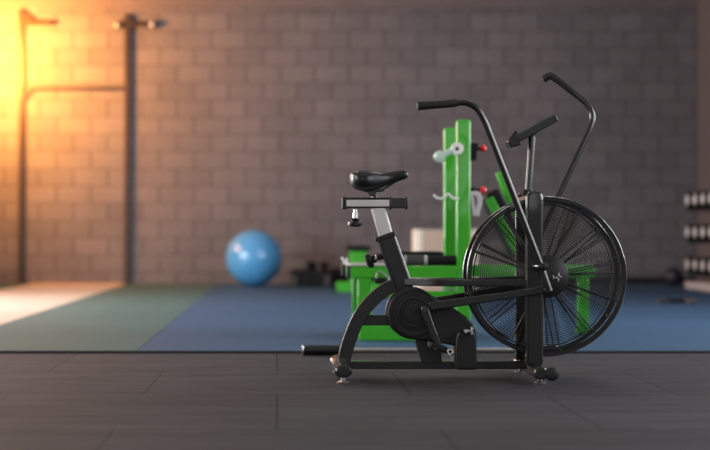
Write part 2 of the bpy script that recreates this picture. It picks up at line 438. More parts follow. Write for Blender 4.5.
# saddle: lofted sections along its length: (u, top, bottom, half width)
secs = [(349.6,176.5,179.5,.030),(350.6,173,184,.066),(353.5,171,187.3,.092),(358,170,189.5,.104),(364,169.6,190.6,.104),(370,170,190.5,.094),(376,171.6,189,.074),
        (382,172.8,186.6,.054),(388,172.3,184.4,.041),(394,171.2,182,.034),(400,170.4,179.8,.030),(404.5,170.6,178.3,.027),(407,171.8,177.4,.022),(408.2,173.6,176,.012)]
bm = nb(); rings = []; n = 24
for (u, vt, vb, hw) in secs:
    t, b_ = B(u, vt-.9).z, B(u, vb+1.2).z; x = B(u, 0).x; ring = []
    for k in range(n):
        q = 2*PI*k/n; cy = math.cos(q); sz = math.sin(q)
        y = hw*math.copysign(abs(cy)**.75, cy); z = (t+b_)/2+(t-b_)/2*math.copysign(abs(sz)**.8, sz)
        if sz > 0 and 352 < u < 404: z -= .006*(1-abs(cy))**2         # centre channel
        ring.append(bm.verts.new((x, YC+y, z)))
    rings.append(ring)
for i in range(len(rings)-1):
    for j in range(n): bm.faces.new((rings[i][j], rings[i][(j+1)%n], rings[i+1][(j+1)%n], rings[i+1][j]))
bm.faces.new(rings[0]); bm.faces.new(rings[-1][::-1])
sd = part('saddle', bm, 'vinyl'); ss = sd.modifiers.new('s', 'SUBSURF'); ss.levels = 2; ss.render_levels = 2
for p in sd.data.polygons: p.use_smooth = True

# --- crank housing
def ell(cu, cv, r, a0, a1, k=20):
    return [(cu+r*math.cos(math.radians(a0+(a1-a0)*i/k)), cv+r*math.sin(math.radians(a0+(a1-a0)*i/k))) for i in range(k+1)]
YH = 5.93                                    # near face of the cover
sc = lambda p: [(W(u, v, YH).x, W(u, v, YH).z) for u, v in p]
outl = ell(413.5, 313.5, 26, 95, 292, 30)+[(443,303),(455,309),(466,316.5),(473,323.5),(476.5,331),(476.5,343),(470,349),(450,345),(430,341)]
bm = nb(); add_prism(bm, sc(outl), YH, YH+.03); ch = part('chain_cover', bm, 'plastic', bevel=.008, segs=3)
bm = nb(); add_prism(bm, [(x, z) for x, z in sc(outl)], 2*YC-YH-.03, 2*YC-YH); part('chain_cover', bm, 'plastic', bevel=.008, segs=3)
bm = nb(); add_prism(bm, [(x, z) for x, z in sc(ell(414,313.5,24,0,342,24))], YH+.0305, 2*YC-YH-.0305); part('crank_case', bm, 'dark_plastic')
cc = W(416.5, 313, YH)
bm = nb()
add_lathe(bm, [(.098,0),(.098,-.004),(.090,-.006),(.088,-.002),(.068,-.002),(.066,-.008),(.058,-.009),(.055,-.002),(.040,-.002),(.038,-.010),(.0,-.012)], (W(413.8,313.6,YH).x, YH, cc.z), (0,1,0), 48)
part('cover_ring', bm, 'plastic', ch)
bm = nb()
for (u, v) in ((428,338),(447,338),(462,324),(446,312)):
    p = W(u, v, YH); bm = nb(); add_lathe(bm, [(0,-.003),(.004,-.003),(.005,0),(.005,.01),(0,.01)], (p.x, YH, p.z), (0,1,0), 12)
    part('cover_screw', bm, 'dark_plastic', ch)
# lower guard box
g = [(458,331),(472,329.5),(476,333),(477,340),(477,370),(456,370),(455.5,350),(456,340)]
bm = nb(); add_prism(bm, [(W(u,v,5.9).x, W(u,v,5.9).z) for u, v in g], 5.90, 6.10); part('lower_guard', bm, 'plastic', bevel=.009, segs=3)
# foot pegs with chrome bolts
for s, y in ((-1, 5.90), (1, 6.10)):
    bm = nb(); p = W(465.5, 331, 5.90); cyl(bm, (p.x, y-s*-.001, p.z), (p.x, y+s*.016, p.z), .0085)
    p2 = W(470.8, 330.5, 5.90); add_box(bm, (p2.x+.002, y+s*.012, p2.z), (.008,.02,.030)); cyl(bm, (p.x, y+s*.01, p.z), (p2.x, y+s*.01, p2.z), .004, 10)
    part('peg_bolt', bm, 'chrome', bevel=.002)
    bm = nb(); p3 = W(460.5, 335, 5.9); cyl(bm, (p3.x, y, p3.z), (p3.x, y+s*.010, p3.z), .006); p3 = W(462.5, 338.5, 5.9); cyl(bm, (p3.x, y, p3.z), (p3.x, y+s*.008, p3.z), .005)
    part('guard_screw', bm, 'dark_plastic')
# cranks and pedals
ax = W(424, 308.8, 5.83)
AX = Vector((ax.x, YC, ax.z))
bm = nb(); cyl(bm, (AX.x, 5.80, AX.z), (AX.x, 6.20, AX.z), .013); part('crank_axle', bm, 'steel')
tipn = W(438.5, 346.5, 5.83); dv = Vector((tipn.x-AX.x, 0, tipn.z-AX.z))
for s in (-1, 1):
    y = YC+s*.178; d = dv*(-s); a = Vector((AX.x, y, AX.z)); t = a+d
    bm = nb(); pts = [a-d*.06, a+d*.03, a+d*.5, a+d*.97, a+d*1.05]
    add_tube(bm, pts, [.7,1.0,.82,.78,.55], prof=(.0155,.008), up=(0,1,0)); cr = part('crank_arm', bm, 'powder', bevel=.003)
    bm = nb(); add_lathe(bm, [(0,0),(.011,0),(.0125,.002),(.0125,.006),(0,.006)], a+Vector((0,s*.008,0)), (0,s,0), 20)
    part('crank_bolt', bm, 'chrome', cr)
    # pedal: body, cage, spindle
    pc = t+Vector((0, s*.06, 0)); tilt = -.35 if s < 0 else math.atan2(d.z, d.x)
    R = Matrix.Rotation(-tilt, 3, 'Y')
    bm = nb(); cyl(bm, t, t+Vector((0,s*.112,0)), .007)
    add_box(bm, pc, (.036,.08,.024), R)
    pe = part('pedal', bm, 'dark_plastic', bevel=.003)
    bm = nb()
    for q in (-1, 1):
        add_tube(bm, [pc+R@Vector((q*.044,-.045,0)), pc+R@Vector((q*.044,.045,0))], 1, prof=(.010,.004), up=(1,0,0))
        for y2 in (-.045, .045): add_tube(bm, [pc+R@Vector((0,y2,0)), pc+R@Vector((q*.044,y2,0))], 1, prof=(.003,.008), up=(0,0,1))
    part('pedal_cage', bm, 'dark_plastic', pe, bevel=.0015)
    bm = nb()
    for q in (-1, 1):
        add_tube(bm, [pc+R@Vector((.022,s*.0505,.002)), pc+R@Vector((.034,s*.0505,q*.011)), pc+R@Vector((.046,s*.0505,.002))], .0022, 8)
    part('pedal_reflector', bm, 'white', pe)

# --- push rods and handle arms
PV = W(542.5, 266.5, 5.81); ZP = PV.z; XP = PV.x
for s in (-1, 1):
    yarm = YC+s*.19
    if s < 0:
        grip = [(418.5,106),(446,104),(466,102),(477,107.5),(484.5,121),(541,266),(549.5,291)]
        ys = [5.73,5.74,5.75,5.755,5.76,5.81,5.81]
    else:
        grip = [(544,79),(550.5,74.8),(565.5,86),(586,103),(593.5,115),(590,129),(526.5,266)]
        ys = [6.27,6.265,6.26,6.25,6.24,6.235,6.19]
    P = [W(u, v, y) for (u, v), y in zip(grip, ys)]
    if s > 0:
        P[-1] = Vector((XP, 6.19, ZP)); dlast = (P[-1]-P[-2]).normalized(); P.append(P[-1]+Vector((dlast.x,0,dlast.z))*.10)
        k0 = 2
    else: k0 = 2
    path = fillet(P, .07, 7)
    bm = nb(); add_tube(bm, path, .0125, 14)
    arm = part('handle_arm', bm, 'steel')
    # rubber grip over the upper end
    L = .15; gp = [path[0]]; acc = 0
    for i in range(1, len(path)):
        seg = (path[i]-path[i-1]).length
        if acc+seg > L: gp.append(path[i-1].lerp(path[i], (L-acc)/seg)); break
        acc += seg; gp.append(path[i])
    d0 = (gp[0]-gp[1]).normalized()
    gp = [gp[0]+d0*.006, gp[0]+d0*.003]+gp
    rr = [.010,.0155,.0168]+[.0152]*(len(gp)-5)+[.0145,.0135]
    bm = nb(); add_tube(bm, gp, rr, 16); part('hand_grip', bm, 'rubber', arm)
    # pivot
    bm = nb(); cyl(bm, (XP, YC+s*.140, ZP), (XP, YC+s*.215, ZP), .017); part('pivot_tube', bm, 'powder')
    bm = nb(); add_lathe(bm, [(0,0),(.014,0),(.016,.003),(.013,.010),(.006,.012),(0,.012)], (XP-.006, YC+s*.213, ZP), (0,s,0), 20); part('pivot_cap', bm, 'dark_plastic')
    bm = nb(); cyl(bm, (XP-.024, YC+s*.150, ZP), (XP-.012, YC+s*.196, ZP), .009); part('pivot_bolt', bm, 'chrome')
    # push rod
    e = P[-1]
    if s < 0: q0 = W(429, 306.8, 5.86); q1 = Vector((e.x-.01, 5.835, e.z+.004)); zsh = 0
    else: q0 = Vector((AX.x-.01, 6.14, AX.z)); q1 = Vector((e.x, 6.165, e.z))
    bm = nb(); add_tube(bm, [q0, q0.lerp(q1,.5), q1], [1,.92,.85], prof=(.0165,.010), up=(0,1,0)); pr = part('push_rod', bm, 'powder', bevel=.005, segs=3)
    bm = nb(); cyl(bm, (q1.x, q1.y-.035, q1.z), (q1.x, q1.y+.02, q1.z), .013); part('rod_end', bm, 'dark_plastic', pr)

# --- console
pt = B(532.5, 190); pb = Vector((XF, YC, pt.z))
bm = nb(); top = B(532, 136.5); add_tube(bm, [(XF-.004, YC, ztop), (top.x, YC, top.z)], .0135, 16); cp = part('console_post', bm, 'steel')
bm = nb(); add_lathe(bm, [(.0,0),(.024,0),(.026,.004),(.02,.02),(.016,.026),(0,.026)], (XF-.003, YC, ztop+.012), (0,0,1), 20); part('post_socket', bm, 'dark_plastic')
pa = B(515.5, 139.5); pb_ = B(554.5, 118.5)
bm = nb(); add_tube(bm, [pa, pb_], 1, prof=(.0155,.060), up=(0,1,0)); con = part('console', bm, mat('charcoal console plastic', (.028,.028,.030), .4), bevel=.005, segs=3)
dd = (pb_-pa).normalized(); nn = Vector((-dd.z, 0, dd.x))
bm = nb(); add_prism(bm, [((B(u,v)).x, B(u,v).z) for u, v in ((505.8,142),(513.8,130.5),(518.5,139),(519.5,145.5),(509.5,148))], YC-.052, YC+.052); part('console_hood', bm, 'dark_plastic', con, bevel=.004)
bm = nb(); c = (pa+pb_)/2+nn*.0165; add_tube(bm, [c-dd*.055, c+dd*.06], 1, prof=(.002,.048), up=(0,1,0)); part('display_screen', bm, mat('grey lcd', (.10,.12,.11), .15), con)
bm = nb(); c = pb_-dd*.012-nn*.0005
add_tube(bm, [c-nn*.012-dd*.001, c+nn*.006], 1, prof=(.002,.0615), up=(0,1,0)); part('console_end_slot', bm, 'dark_plastic', con)
bm = nb(); c = B(532, 133); add_box(bm, c, (.035,.06,.02), Matrix.Rotation(-math.atan2(dd.z, dd.x), 3, 'Y')); part('console_bracket', bm, 'dark_plastic', con, bevel=.003)

# --- fan: guards, rims, wheel
FX, FZ, FR = 1.066, .410, .3075
fanc = Vector((FX, YC, FZ))
def ring_pts(r, y, n=112): return [(FX+r*math.cos(2*PI*i/n), y, FZ+r*math.sin(2*PI*i/n)) for i in range(n)]
for s in (-1, 1):
    yr = YC+s*.066
    bm = nb(); prof = [(-.008,-.011),(.006,-.011),(.009,-.006),(.009,.006),(.006,.011),(-.008,.011)]
    N = 128; rg = []
    for i in range(N):
        a = 2*PI*i/N
        rg.append([bm.verts.new((FX+(FR+p)*math.cos(a), yr+q, FZ+(FR+p)*math.sin(a))) for p, q in prof])
    for i in range(N):
        for j in range(6): bm.faces.new((rg[i][j], rg[i][(j+1)%6], rg[(i+1)%N][(j+1)%6], rg[(i+1)%N][j]))
    rim = part('guard_rim', bm, 'powder')
    bm = nb(); K = 25; r0, r1 = .084, .298
    for k in range(K):
        r = r0+(r1-r0)*k/(K-1); y = yr+s*.018*(1-(r-r0)/(r1-r0))
        add_tube(bm, ring_pts(r, y, 96), .0013, 4, closed=True, up=(0,1,0))
    gr = part('guard_rings', bm, 'wire')
    bm = nb(); add_tube(bm, ring_pts(.289, yr+s*.002, 112), .0032, 6, closed=True, up=(0,1,0))
    for k in range(12):
        a = 2*PI*(k+.35)/12; ca, sa = math.cos(a), math.sin(a)
        add_tube(bm, [(FX+.078*ca, yr+s*.017, FZ+.078*sa), (FX+.302*ca, yr-s*.001, FZ+.302*sa)], .0028, 6)
    part('guard_spokes', bm, 'wire')
    bm = nb(); add_lathe(bm, [(0,.004),(.080,.004),(.084,.0),(.084,-.004),(.079,-.008),(.0,-.010)], (FX, yr+s*.020, FZ), (0,-s,0), 48)
    hc = part('hub_cover', bm, 'plastic')
    if s < 0:
        # white four pointed mark with a small chevron beside it
        yy = yr-.020-.0105; e = W(558, 277, yy)
        bm = nb()
        def bar(x0, z0, x1, z1, w):
            d = Vector((x1-x0, 0, z1-z0)).normalized(); p = Vector((-d.z, 0, d.x))*w
            m_ = Vector(((x0+x1)/2, 0, (z0+z1)/2)); q = [(x0, z0), (m_.x+p.x, m_.z+p.z), (x1, z1), (m_.x-p.x, m_.z-p.z)]
            add_prism(bm, q, yy-.001, yy+.001)
        bar(e.x+.001, e.z-.019, e.x+.004, e.z+.020, .0055); bar(e.x-.012, e.z-.004, e.x+.017, e.z+.003, .0055)
        add_prism(bm, [(e.x-.022, e.z+.006), (e.x-.018, e.z+.006), (e.x-.012, e.z), (e.x-.018, e.z-.007), (e.x-.022, e.z-.007), (e.x-.016, e.z)], yy-.001, yy+.001)
        part('hub_emblem', bm, 'white', hc)
for k in range(8):
    a = 2*PI*(k+.3)/8; bm = nb(); p = (FX+(FR-.001)*math.cos(a), FZ+(FR-.001)*math.sin(a))
    cyl(bm, (p[0], YC-.056, p[1]), (p[0], YC+.056, p[1]), .004, 8); part('rim_tie', bm, 'powder')
bm = nb(); cyl(bm, (FX, YC-.055, FZ), (FX, YC+.055, FZ), .05, 32); cyl(bm, (FX, YC-.10, FZ), (FX, YC+.10, FZ), .012)
fw = part('fan_wheel', bm, 'blade')
NB = 12
for k in range(NB):
    a = 2*PI*(k+.1)/NB; ca, sa = math.cos(a), math.sin(a)
    bm = nb(); e1 = Vector((ca, 0, sa))
    add_tube(bm, [fanc+e1*.045, fanc+e1*.17], .005, 8)
    # angled paddle: long axis radial, width along y, slightly pitched
    tx = Vector((-sa, 0, ca))
    wv = (Vector((0,1,0))*.99+tx*.10).normalized()
    c0 = fanc+e1*.215; R = Matrix((e1, wv, e1.cross(wv))).transposed()
    add_box(bm, c0, (.13,.07,.0025), R)
    part('fan_blade', bm, 'blade', fw)
bm = nb()
for dy in (-.02,):
    a = W(416, 313, 6.0); add_tube(bm, [(a.x, YC-.075+.03, a.z+.02), (FX, YC-.052, FZ+.03)], 1, prof=(.002,.004), up=(0,1,0))
bm.free()
# belt cover dropping behind the lower guard
p0 = W(477, 318, 6.0)

# ================================================================== BARBELL on the tiles
yb = 7.13; zb = .026
def bx(u): return (u-HU)*yb/F
bar = thing('barbell', 'steel bar with dark rubber sleeve lying on tiles behind the air bike', 'barbell', (bx(400), yb, 0))
bm = nb(); cyl(bm, (bx(336), yb, zb), (bx(522), yb, zb), .011); obj('bar_shaft', bm, 'barsteel', bar)
for (a, b, c) in ((303, 337.5, 1), (556, 521, -1)):
    bm = nb(); cyl(bm, (bx(a), yb, zb), (bx(b), yb, zb), .0245); sl = obj('bar_sleeve', bm, 'dark_plastic', bar)
    bm = nb(); cyl(bm, (bx(a)-c*.006, yb, zb), (bx(a)+c*.004, yb, zb), .0258); obj('sleeve_cap', bm, 'chrome', sl)
    bm = nb(); cyl(bm, (bx(b)-c*.002, yb, zb), (bx(b)+c*.014, yb, zb), .0258); obj('sleeve_collar', bm, 'dark_plastic', sl)

# ================================================================== GREEN PRESS STATION
Y1, Y2 = 8.0, 8.6
gz = MT
stn = thing('weight_bench', 'bright green steel weight bench station behind the air bike', 'weight bench', (1.0, 8.3, gz))
def gp_(name, bm, m='green', parent=None, **k):
    k.setdefault('bevel', .005); return obj(name, bm, m, parent or stn, **k)
def X1(u, Y=Y1): return (u-HU)*Y/F
def Z1(v, Y=Y1): return CH-(v-HV)*Y/F
UX = X1(463)
for Y in (Y1, Y2):
    bm = nb(); add_box2(bm, UX-.0375, UX+.0375, Y-.0375, Y+.0375, gz+.081, Z1(120)); up = gp_('upright', bm, bevel=.012, segs=4)
    for z in [Z1(120)-.06-.085*i for i in range(6)]:
        bm = nb(); cyl(bm, (UX+.036, Y, z), (UX+.042, Y, z), .009, 12); obj('pin_socket', bm, 'flat_black', up)
    bm = nb(); add_box2(bm, X1(359), UX+.06, Y-.04, Y+.04, gz, gz+.08); gp_('foot_rail', bm)
    bm = nb(); add_box2(bm, X1(357.5), X1(371.5), Y-.035, Y+.035, gz+.0805, Z1(278.5)); gp_('leg', bm)
    bm = nb(); add_box2(bm, X1(350), UX-.038, Y-.035, Y+.035, Z1(278), Z1(266)); gp_('top_rail', bm)
    bm = nb(); add_box2(bm, X1(346.5), X1(350.2), Y-.036, Y+.036, Z1(278.5), Z1(265.6)); gp_('rail_end_cap', bm, 'flat_black')
bm = nb(); add_box2(bm, UX-.03, UX+.03, Y1+.038, Y2-.038, Z1(297), Z1(289)); gp_('cross_member', bm)
bm = nb(); add_box2(bm, UX-.03, UX+.03, Y1+.041, Y2-.041, gz+.005, gz+.075); gp_('cross_member', bm)
bm = nb(); add_box2(bm, X1(359), X1(370), Y1+.041, Y2-.041, gz+.005, gz+.075); gp_('cross_member', bm)
bm = nb(); add_box2(bm, X1(374), UX-.038, Y1-.02, Y1+.02, Z1(297), Z1(291)); gp_('middle_rail', bm)
bm = nb(); add_box2(bm, X1(347), X1(402), Y1-.045, Y2+.02, Z1(265.8), Z1(264.6)); gp_('steel_deck', bm, 'pale_steel', bevel=.002)
bm = nb(); add_tube(bm, fillet([(X1(350), Y1-.04, Z1(265)), (X1(345.5), Y1-.04, Z1(264)), (X1(341), Y1-.04, Z1(257))], .02), .006, 8)
gp_('hook', bm, 'white', bevel=0); bm = nb()
add_tube(bm, fillet([(X1(350), Y1+.04, Z1(265)), (X1(347.5), Y1+.04, Z1(263)), (X1(346.5), Y1+.04, Z1(258))], .02), .005, 8)
gp_('hook', bm, 'white', bevel=0)
# foam roller and pad on the rail
bm = nb(); cyl(bm, (X1(402), Y1, Z1(260.3)), (X1(456), Y1, Z1(260.3)), .027, 24); rl = gp_('foam_roller', bm, 'foam', bevel=0)
bm = nb(); add_tube(bm, [(X1(404), Y1-.0, Z1(260.3)), (X1(427), Y1-.0, Z1(260.3))], .0277, 24); obj('roller_band', bm, 'pale_steel', rl)
bm = nb(); add_tube(bm, [(X1(406), Y1-.0, Z1(260.3)), (X1(424), Y1-.0, Z1(260.3))], .0284, 24); obj('roller_label', bm, 'foam2', rl)
bm = nb(); add_box2(bm, X1(398), X1(448), Y1+.18, Y1+.42, Z1(264.0), Z1(252)); gp_('seat_pad', bm, 'foam', bevel=.012)
# J hooks on the uprights
def jhook(Y, u, v, uf, vf):
    bm = nb(); a = Vector((X1(u, Y), Y-.07, Z1(v, Y)))
    add_lathe(bm, [(.010,0),(.030,0),(.033,.004),(.033,.020),(.028,.026),(.010,.026)], a, (0,1,0), 28)
    cyl(bm, a+Vector((0,.02,0)), a+Vector((0,.034,0)), .02)
    h = gp_('hook', bm, 'white', bevel=0)
    bm = nb(); cyl(bm, a+Vector((0,.004,0)), a+Vector((0,.02,0)), .0115); obj('hook_bore', bm, 'flat_black', h)
    b = Vector((X1(uf, Y), Y-.055, Z1(vf, Y)))
    bm = nb(); cyl(bm, a+Vector((-.02,.012,-.008)), b, .016); 
    add_lathe(bm, [(0,-.024),(.028,-.024),(.031,-.018),(.031,.012),(.02,.02),(.02,.03),(0,.03)], b, (b-a), 24); obj('hook_roller', bm, mat('pale green white plastic', (.6,.75,.66), .35), h)
jhook(Y1, 455.5, 149.5, 438, 157.5)
bm = nb(); add_tube(bm, smooth_path([(X1(432.5), Y1-.045, Z1(195)), (X1(437), Y1-.045, Z1(198.5)), (X1(443), Y1-.045, Z1(198)), (X1(447), Y1-.045, Z1(194)), (X1(452), Y1-.045, Z1(198.5)), (X1(458), Y1-.04, Z1(199))], 5), .006, 8)
gp_('wire_hook', bm, 'white', bevel=0)
# pop pins with red knobs
for (v, full) in ((148.5, True), (190, False)):
    bm = nb()
    if full:
        add_box2(bm, X1(470), X1(477.5), Y1-.03, Y1+.03, Z1(151.5), Z1(143.5)); add_box2(bm, X1(470), X1(476), Y1-.028, Y1+.028, Z1(160.5), Z1(151))
    else: add_box2(bm, X1(470), X1(474), Y1-.02, Y1+.02, Z1(193), Z1(187))
    cyl(bm, (X1(472), Y1, Z1(v)), (X1(482), Y1, Z1(v)), .008); pn = gp_('pop_pin', bm, 'foam', bevel=.004)
    bm = nb(); add_lathe(bm, [(.0,-.019)]+[(.019*math.sin(PI*k/10), -.019*math.cos(PI*k/10)) for k in range(1,10)]+[(0,.019)], (X1(483), Y1, Z1(v)), (1,0,0), 20)
    obj('pin_knob', bm, 'red', pn)
# pale bracket carrying the backrest
bm = nb(); add_tube(bm, fillet([(X1(470), Y1-.02, Z1(194)), (X1(477), Y1-.02, Z1(193)), (X1(480), Y1-.02, Z1(200)), (X1(476), Y1-.02, Z1(216))], .03), 1, prof=(.012,.012), up=(0,1,0))
add_tube(bm, [(X1(471), Y1-.02, Z1(196)), (X1(474), Y1-.02, Z1(216))], 1, prof=(.008,.012), up=(0,1,0))
gp_('backrest_bracket', bm, 'base_pale', bevel=.002)
# backrest: padded board on a green spine
def slab(name, p, q, hw, y0, y1, m, par=None, bev=.01):
    bm = nb(); yc = (y0+y1)/2; a = W(*p, yc); b = W(*q, yc); add_tube(bm, [a, b], 1, prof=(hw, (y1-y0)/2), up=(0,1,0)); return gp_(name, bm, m, par, bevel=bev)
bk = slab('backrest_pad', (488,192), (522,256), .045, 8.10, 8.40, 'foam', bev=.02)
slab('backrest_shell', (489,198), (520,256), .022, 8.07, 8.099, 'green', bk, .004)
slab('backrest_spine', (499,172), (530,252), .024, 8.42, 8.47, 'green')
# right beam and leg
bm = nb(); add_box2(bm, UX+.038, X1(594, 8.6), 8.57, 8.63, Z1(277, 8.6), Z1(265, 8.6)); gp_('long_beam', bm)
bm = nb(); add_box2(bm, X1(577.5, 8.6), X1(588, 8.6), 8.57, 8.63, gz+.0225, Z1(277.5, 8.6)); gp_('leg', bm)
bm = nb(); add_box2(bm, X1(575, 8.6), X1(591, 8.6), 8.56, 8.64, gz, gz+.022); gp_('foot_plate', bm)
# small ring pin hanging from the deck edge
bm = nb(); add_tube(bm, smooth_path([(X1(375),7.945,Z1(281)),(X1(376.5),7.945,Z1(273)),(X1(380),7.945,Z1(271.5)),(X1(386),7.945,Z1(276)),(X1(390),7.945,Z1(281))],5), .0045, 8)
lp = gp_('ring_pin', bm, 'barsteel', bevel=0)
bm = nb(); add_box2(bm, X1(374.5), X1(386), 7.93, 7.962, Z1(283.5), Z1(277.5)); obj('pin_body', bm, 'foam', lp, bevel=.006)

# ================================================================== THINGS FARTHER BACK
# wooden plyometric box
Yp = 13.9; x0, x1 = X1(417, Yp), X1(478, Yp); zt = Z1(229.5, Yp)
pbx = thing('plyometric_box', 'pale tan plywood jump box behind the green weight bench', 'box', ((x0+x1)/2, Yp+.25, MT))
t = .04
bm = nb(); add_box2(bm, x0+.05, x1-.05, Yp, Yp+.02, MT, zt-.0); obj('front_panel', bm, 'ply', pbx, bevel=.003)
bm = nb(); add_box2(bm, x0+.05, x1-.05, Yp+.48, Yp+.5, MT, zt); obj('back_panel', bm, 'ply', pbx, bevel=.003)
for (a, b) in ((x0, x0+.0495), (x1-.0495, x1)):
    bm = nb(); add_box2(bm, a, b, Yp, Yp+.5, MT, zt); obj('side_panel', bm, 'ply_edge', pbx, bevel=.003)
bm = nb(); add_box2(bm, x0+.05, x1-.05, Yp+.0205, Yp+.4795, zt-.02, zt); obj('top_panel', bm, 'ply', pbx, bevel=.003)

# exercise ball
r = .313; Yb = 16.45; bc = Vector((X1(254, Yb), Yb, MT+r*.985))
bm = nb(); pr = []
for k in range(97):
    a = -PI/2+PI*k/96; rr = r*(1+.0025*math.cos(44*a)*(abs(math.cos(a)) > .3))
    pr.append((max(0, rr*math.cos(a)) if 0 < k < 96 else 0, rr*math.sin(a)*.985))
add_lathe(bm, pr, bc, (0.25,-.2,1), 64)
zmin = min(v.co.z for v in bm.verts); bmesh.ops.translate(bm, verts=bm.verts[:], vec=(0,0,MT-zmin))
bc.z += MT-zmin
ball = thing('exercise_ball', 'large sky blue exercise ball on the mat by the wall', 'exercise ball', (bc.x, bc.y, MT))
obj('ball_shell', bm, 'ball', ball)
bm = nb(); axv = Vector((.6,-.75,-.1)).normalized(); add_lathe(bm, [(0,.005),(.012,.005),(.014,.001),(.014,-.012),(0,-.012)], bc+axv*r*.998, axv, 16)
obj('valve_plug', bm, 'ball', ball)

# low black gear beside the ball
Yg = 16.3
gx = lambda u: X1(u, Yg); gzv = lambda v: Z1(v, Yg)
bm = nb(); add_box2(bm, gx(290), gx(332), Yg-.15, Yg+.08, MT, gzv(270.5)); 
stp = thing('step_platform', 'low black step platform on the mat right of the blue ball', 'step platform', (gx(310), Yg+.1, MT))
obj('step_deck', bm, 'foam', stp, bevel=.02)
for u in (293.5, 326.5):
    bm = nb(); add_box2(bm, gx(u)-.03, gx(u)+.03, Yg-.152, Yg-.1505, MT+.01, gzv(275)); obj('step_foot', bm, 'foam2', stp, bevel=.0005)
bm = nb(); add_box2(bm, gx(289.5), gx(307.5), Yg-.08, Yg+.22, gzv(270.5)+.0005, gzv(259.5))
o = obj('sandbag', bm, 'sack', loc=(gx(298.5), Yg+.07, gzv(270.5)), bevel=.035, segs=4); tag(o, 'grey brown canvas sandbag on left end of the black step platform', 'sandbag')
def dumbbell(loc, label, L=.26, r=.055, group=None):
    t_ = thing('dumbbell', label, 'dumbbell', loc, group); x, y, z = loc
    bm = nb(); cyl(bm, (x-L/2+.04, y, z+r), (x+L/2-.04, y, z+r), .015); obj('handle', bm, 'steel', t_)
    for s in (-1, 1):
        bm = nb(); add_lathe(bm, [(0,0),(r*.8,0),(r,.012),(r,.07),(r*.8,.082),(0,.082)], (x+s*L/2, y, z+r), (-s,0,0), 24)
        obj('weight_head', bm, 'foam', t_)
    return t_
dumbbell((gx(318.5), Yg+.06, gzv(270.5)), 'dark dumbbell on the black step platform right of the sandbag', .22, .05)
bm = nb(); add_lathe(bm, [(0,0),(.09,0),(.098,.01),(.098,.58),(.09,.59),(.02,.59),(.02,.585),(0,.585)], (gx(331.5), Yg+.2, MT+.098), (1,0,0), 28)
o = obj('foam_roller', bm, 'foam', loc=(gx(350), Yg+.2, MT)); tag(o, 'black foam roller on the mat by the far green bench', 'foam roller')

# far green bench with a black pad
Yf = 14.9
fb = thing('flat_bench', 'small green bench with black pad far behind the weight bench', 'bench', (X1(358,Yf), Yf, MT))
fx = lambda u: X1(u, Yf); fz = lambda v: Z1(v, Yf)
bm = nb(); add_box2(bm, fx(347.5), fx(370), Yf-.12, Yf+.6, fz(251), fz(245.5)); obj('pad', bm, 'foam', fb, bevel=.015)
bm = nb(); add_box2(bm, fx(350.5), fx(367), Yf-.09, Yf-.01, fz(281.5), fz(251.2)); obj('front_post', bm, 'green_far', fb, bevel=.005)
bm = nb(); add_box2(bm, fx(352), fx(365), Yf+.45, Yf+.52, MT, fz(251.2)); obj('rear_post', bm, 'green_far', fb, bevel=.005)
bm = nb(); add_box2(bm, fx(336), fx(381), Yf-.14, Yf+.06, MT, fz(281.8)); ft = obj('foot_box', bm, 'green_far', fb, bevel=.008)
for (a, b) in ((333.5, 335.8), (381.2, 383.5)):
    bm = nb(); add_box2(bm, fx(a), fx(b), Yf-.14, Yf+.06, MT, fz(281.5)); obj('foot_cap', bm, 'foam', fb, bevel=.004)

# wall rig at the left
Yr = 17.345; rx = lambda u: X1(u, Yr); rz = lambda v: Z1(v, Yr)
rig = thing('pull_up_rig', 'tall dark steel pull up rig standing at the left of the back wall', 'pull-up rig', (rx(74), Yr, MT))
for (u, vt) in ((21, 10), (127, 14)):
    bm = nb(); add_box2(bm, rx(u)-.032, rx(u)+.032, Yr-.005, Yr+.035, MT, rz(vt)); up = obj('upright', bm, 'rig', rig, bevel=.004)
    bm = nb(); add_box2(bm, rx(u)-.08, rx(u)+.08, Yr-.10, Yr+.04, MT, MT+.008); obj('foot_plate', bm, 'rig', up, bevel=.002)
    bm = nb(); add_prism(bm, [(rx(u)+.02, rz(vt-1)), (rx(u+16), rz(vt+11)), (rx(u+16), rz(vt+14)), (rx(u)+.02, rz(vt+15))] if u < 50 else
                         [(rx(u)+.02, rz(vt-.5)), (rx(u+6), rz(vt+7)), (rx(u+12), rz(vt+8)), (rx(u+12), rz(vt+13)), (rx(u)+.02, rz(vt+13))], Yr+.005, Yr+.025)
    obj('gusset', bm, 'rig', up, bevel=.003)
for (u0, u1, v) in ((23.5, 52, 23), (129.5, 150, 24.5)):
    bm = nb(); cyl(bm, (rx(u0), Yr, rz(v)), (rx(u1), Yr, rz(v)), .028); pg = obj('storage_peg', bm, 'rig', rig)
    bm = nb(); q = (rx(u1), Yr, rz(v))
    if u0 > 100:
        add_lathe(bm, [(0,0),(.04,0),(.045,.01),(.045,.04),(.036,.05),(0,.05)], q, (1,0,0), 20); obj('peg_cap', bm, 'barsteel', pg)
    else:
        add_lathe(bm, [(0,0),(.028,0),(.02,.03),(0,.032)], q, (1,0,0), 20); obj('peg_cap', bm, 'rig', pg)
bm = nb(); cyl(bm, (rx(124.5), Yr, rz(25)), (rx(119), Yr, rz(25)), .03); pg = obj('storage_peg', bm, 'rig', rig)
bm = nb(); add_lathe(bm, [(0,0),(.04,0),(.047,.01),(.047,.03),(.038,.045),(0,.047)], (rx(119), Yr, rz(25)), (-1,0,0), 20); obj('peg_cap', bm, 'barsteel', pg)
bm = nb(); add_box2(bm, rx(21)+.033, rx(127)-.033, Yr-.0, Yr+.03, rz(89), rz(86.3)); obj('crossbar', bm, 'rig', rig, bevel=.003)
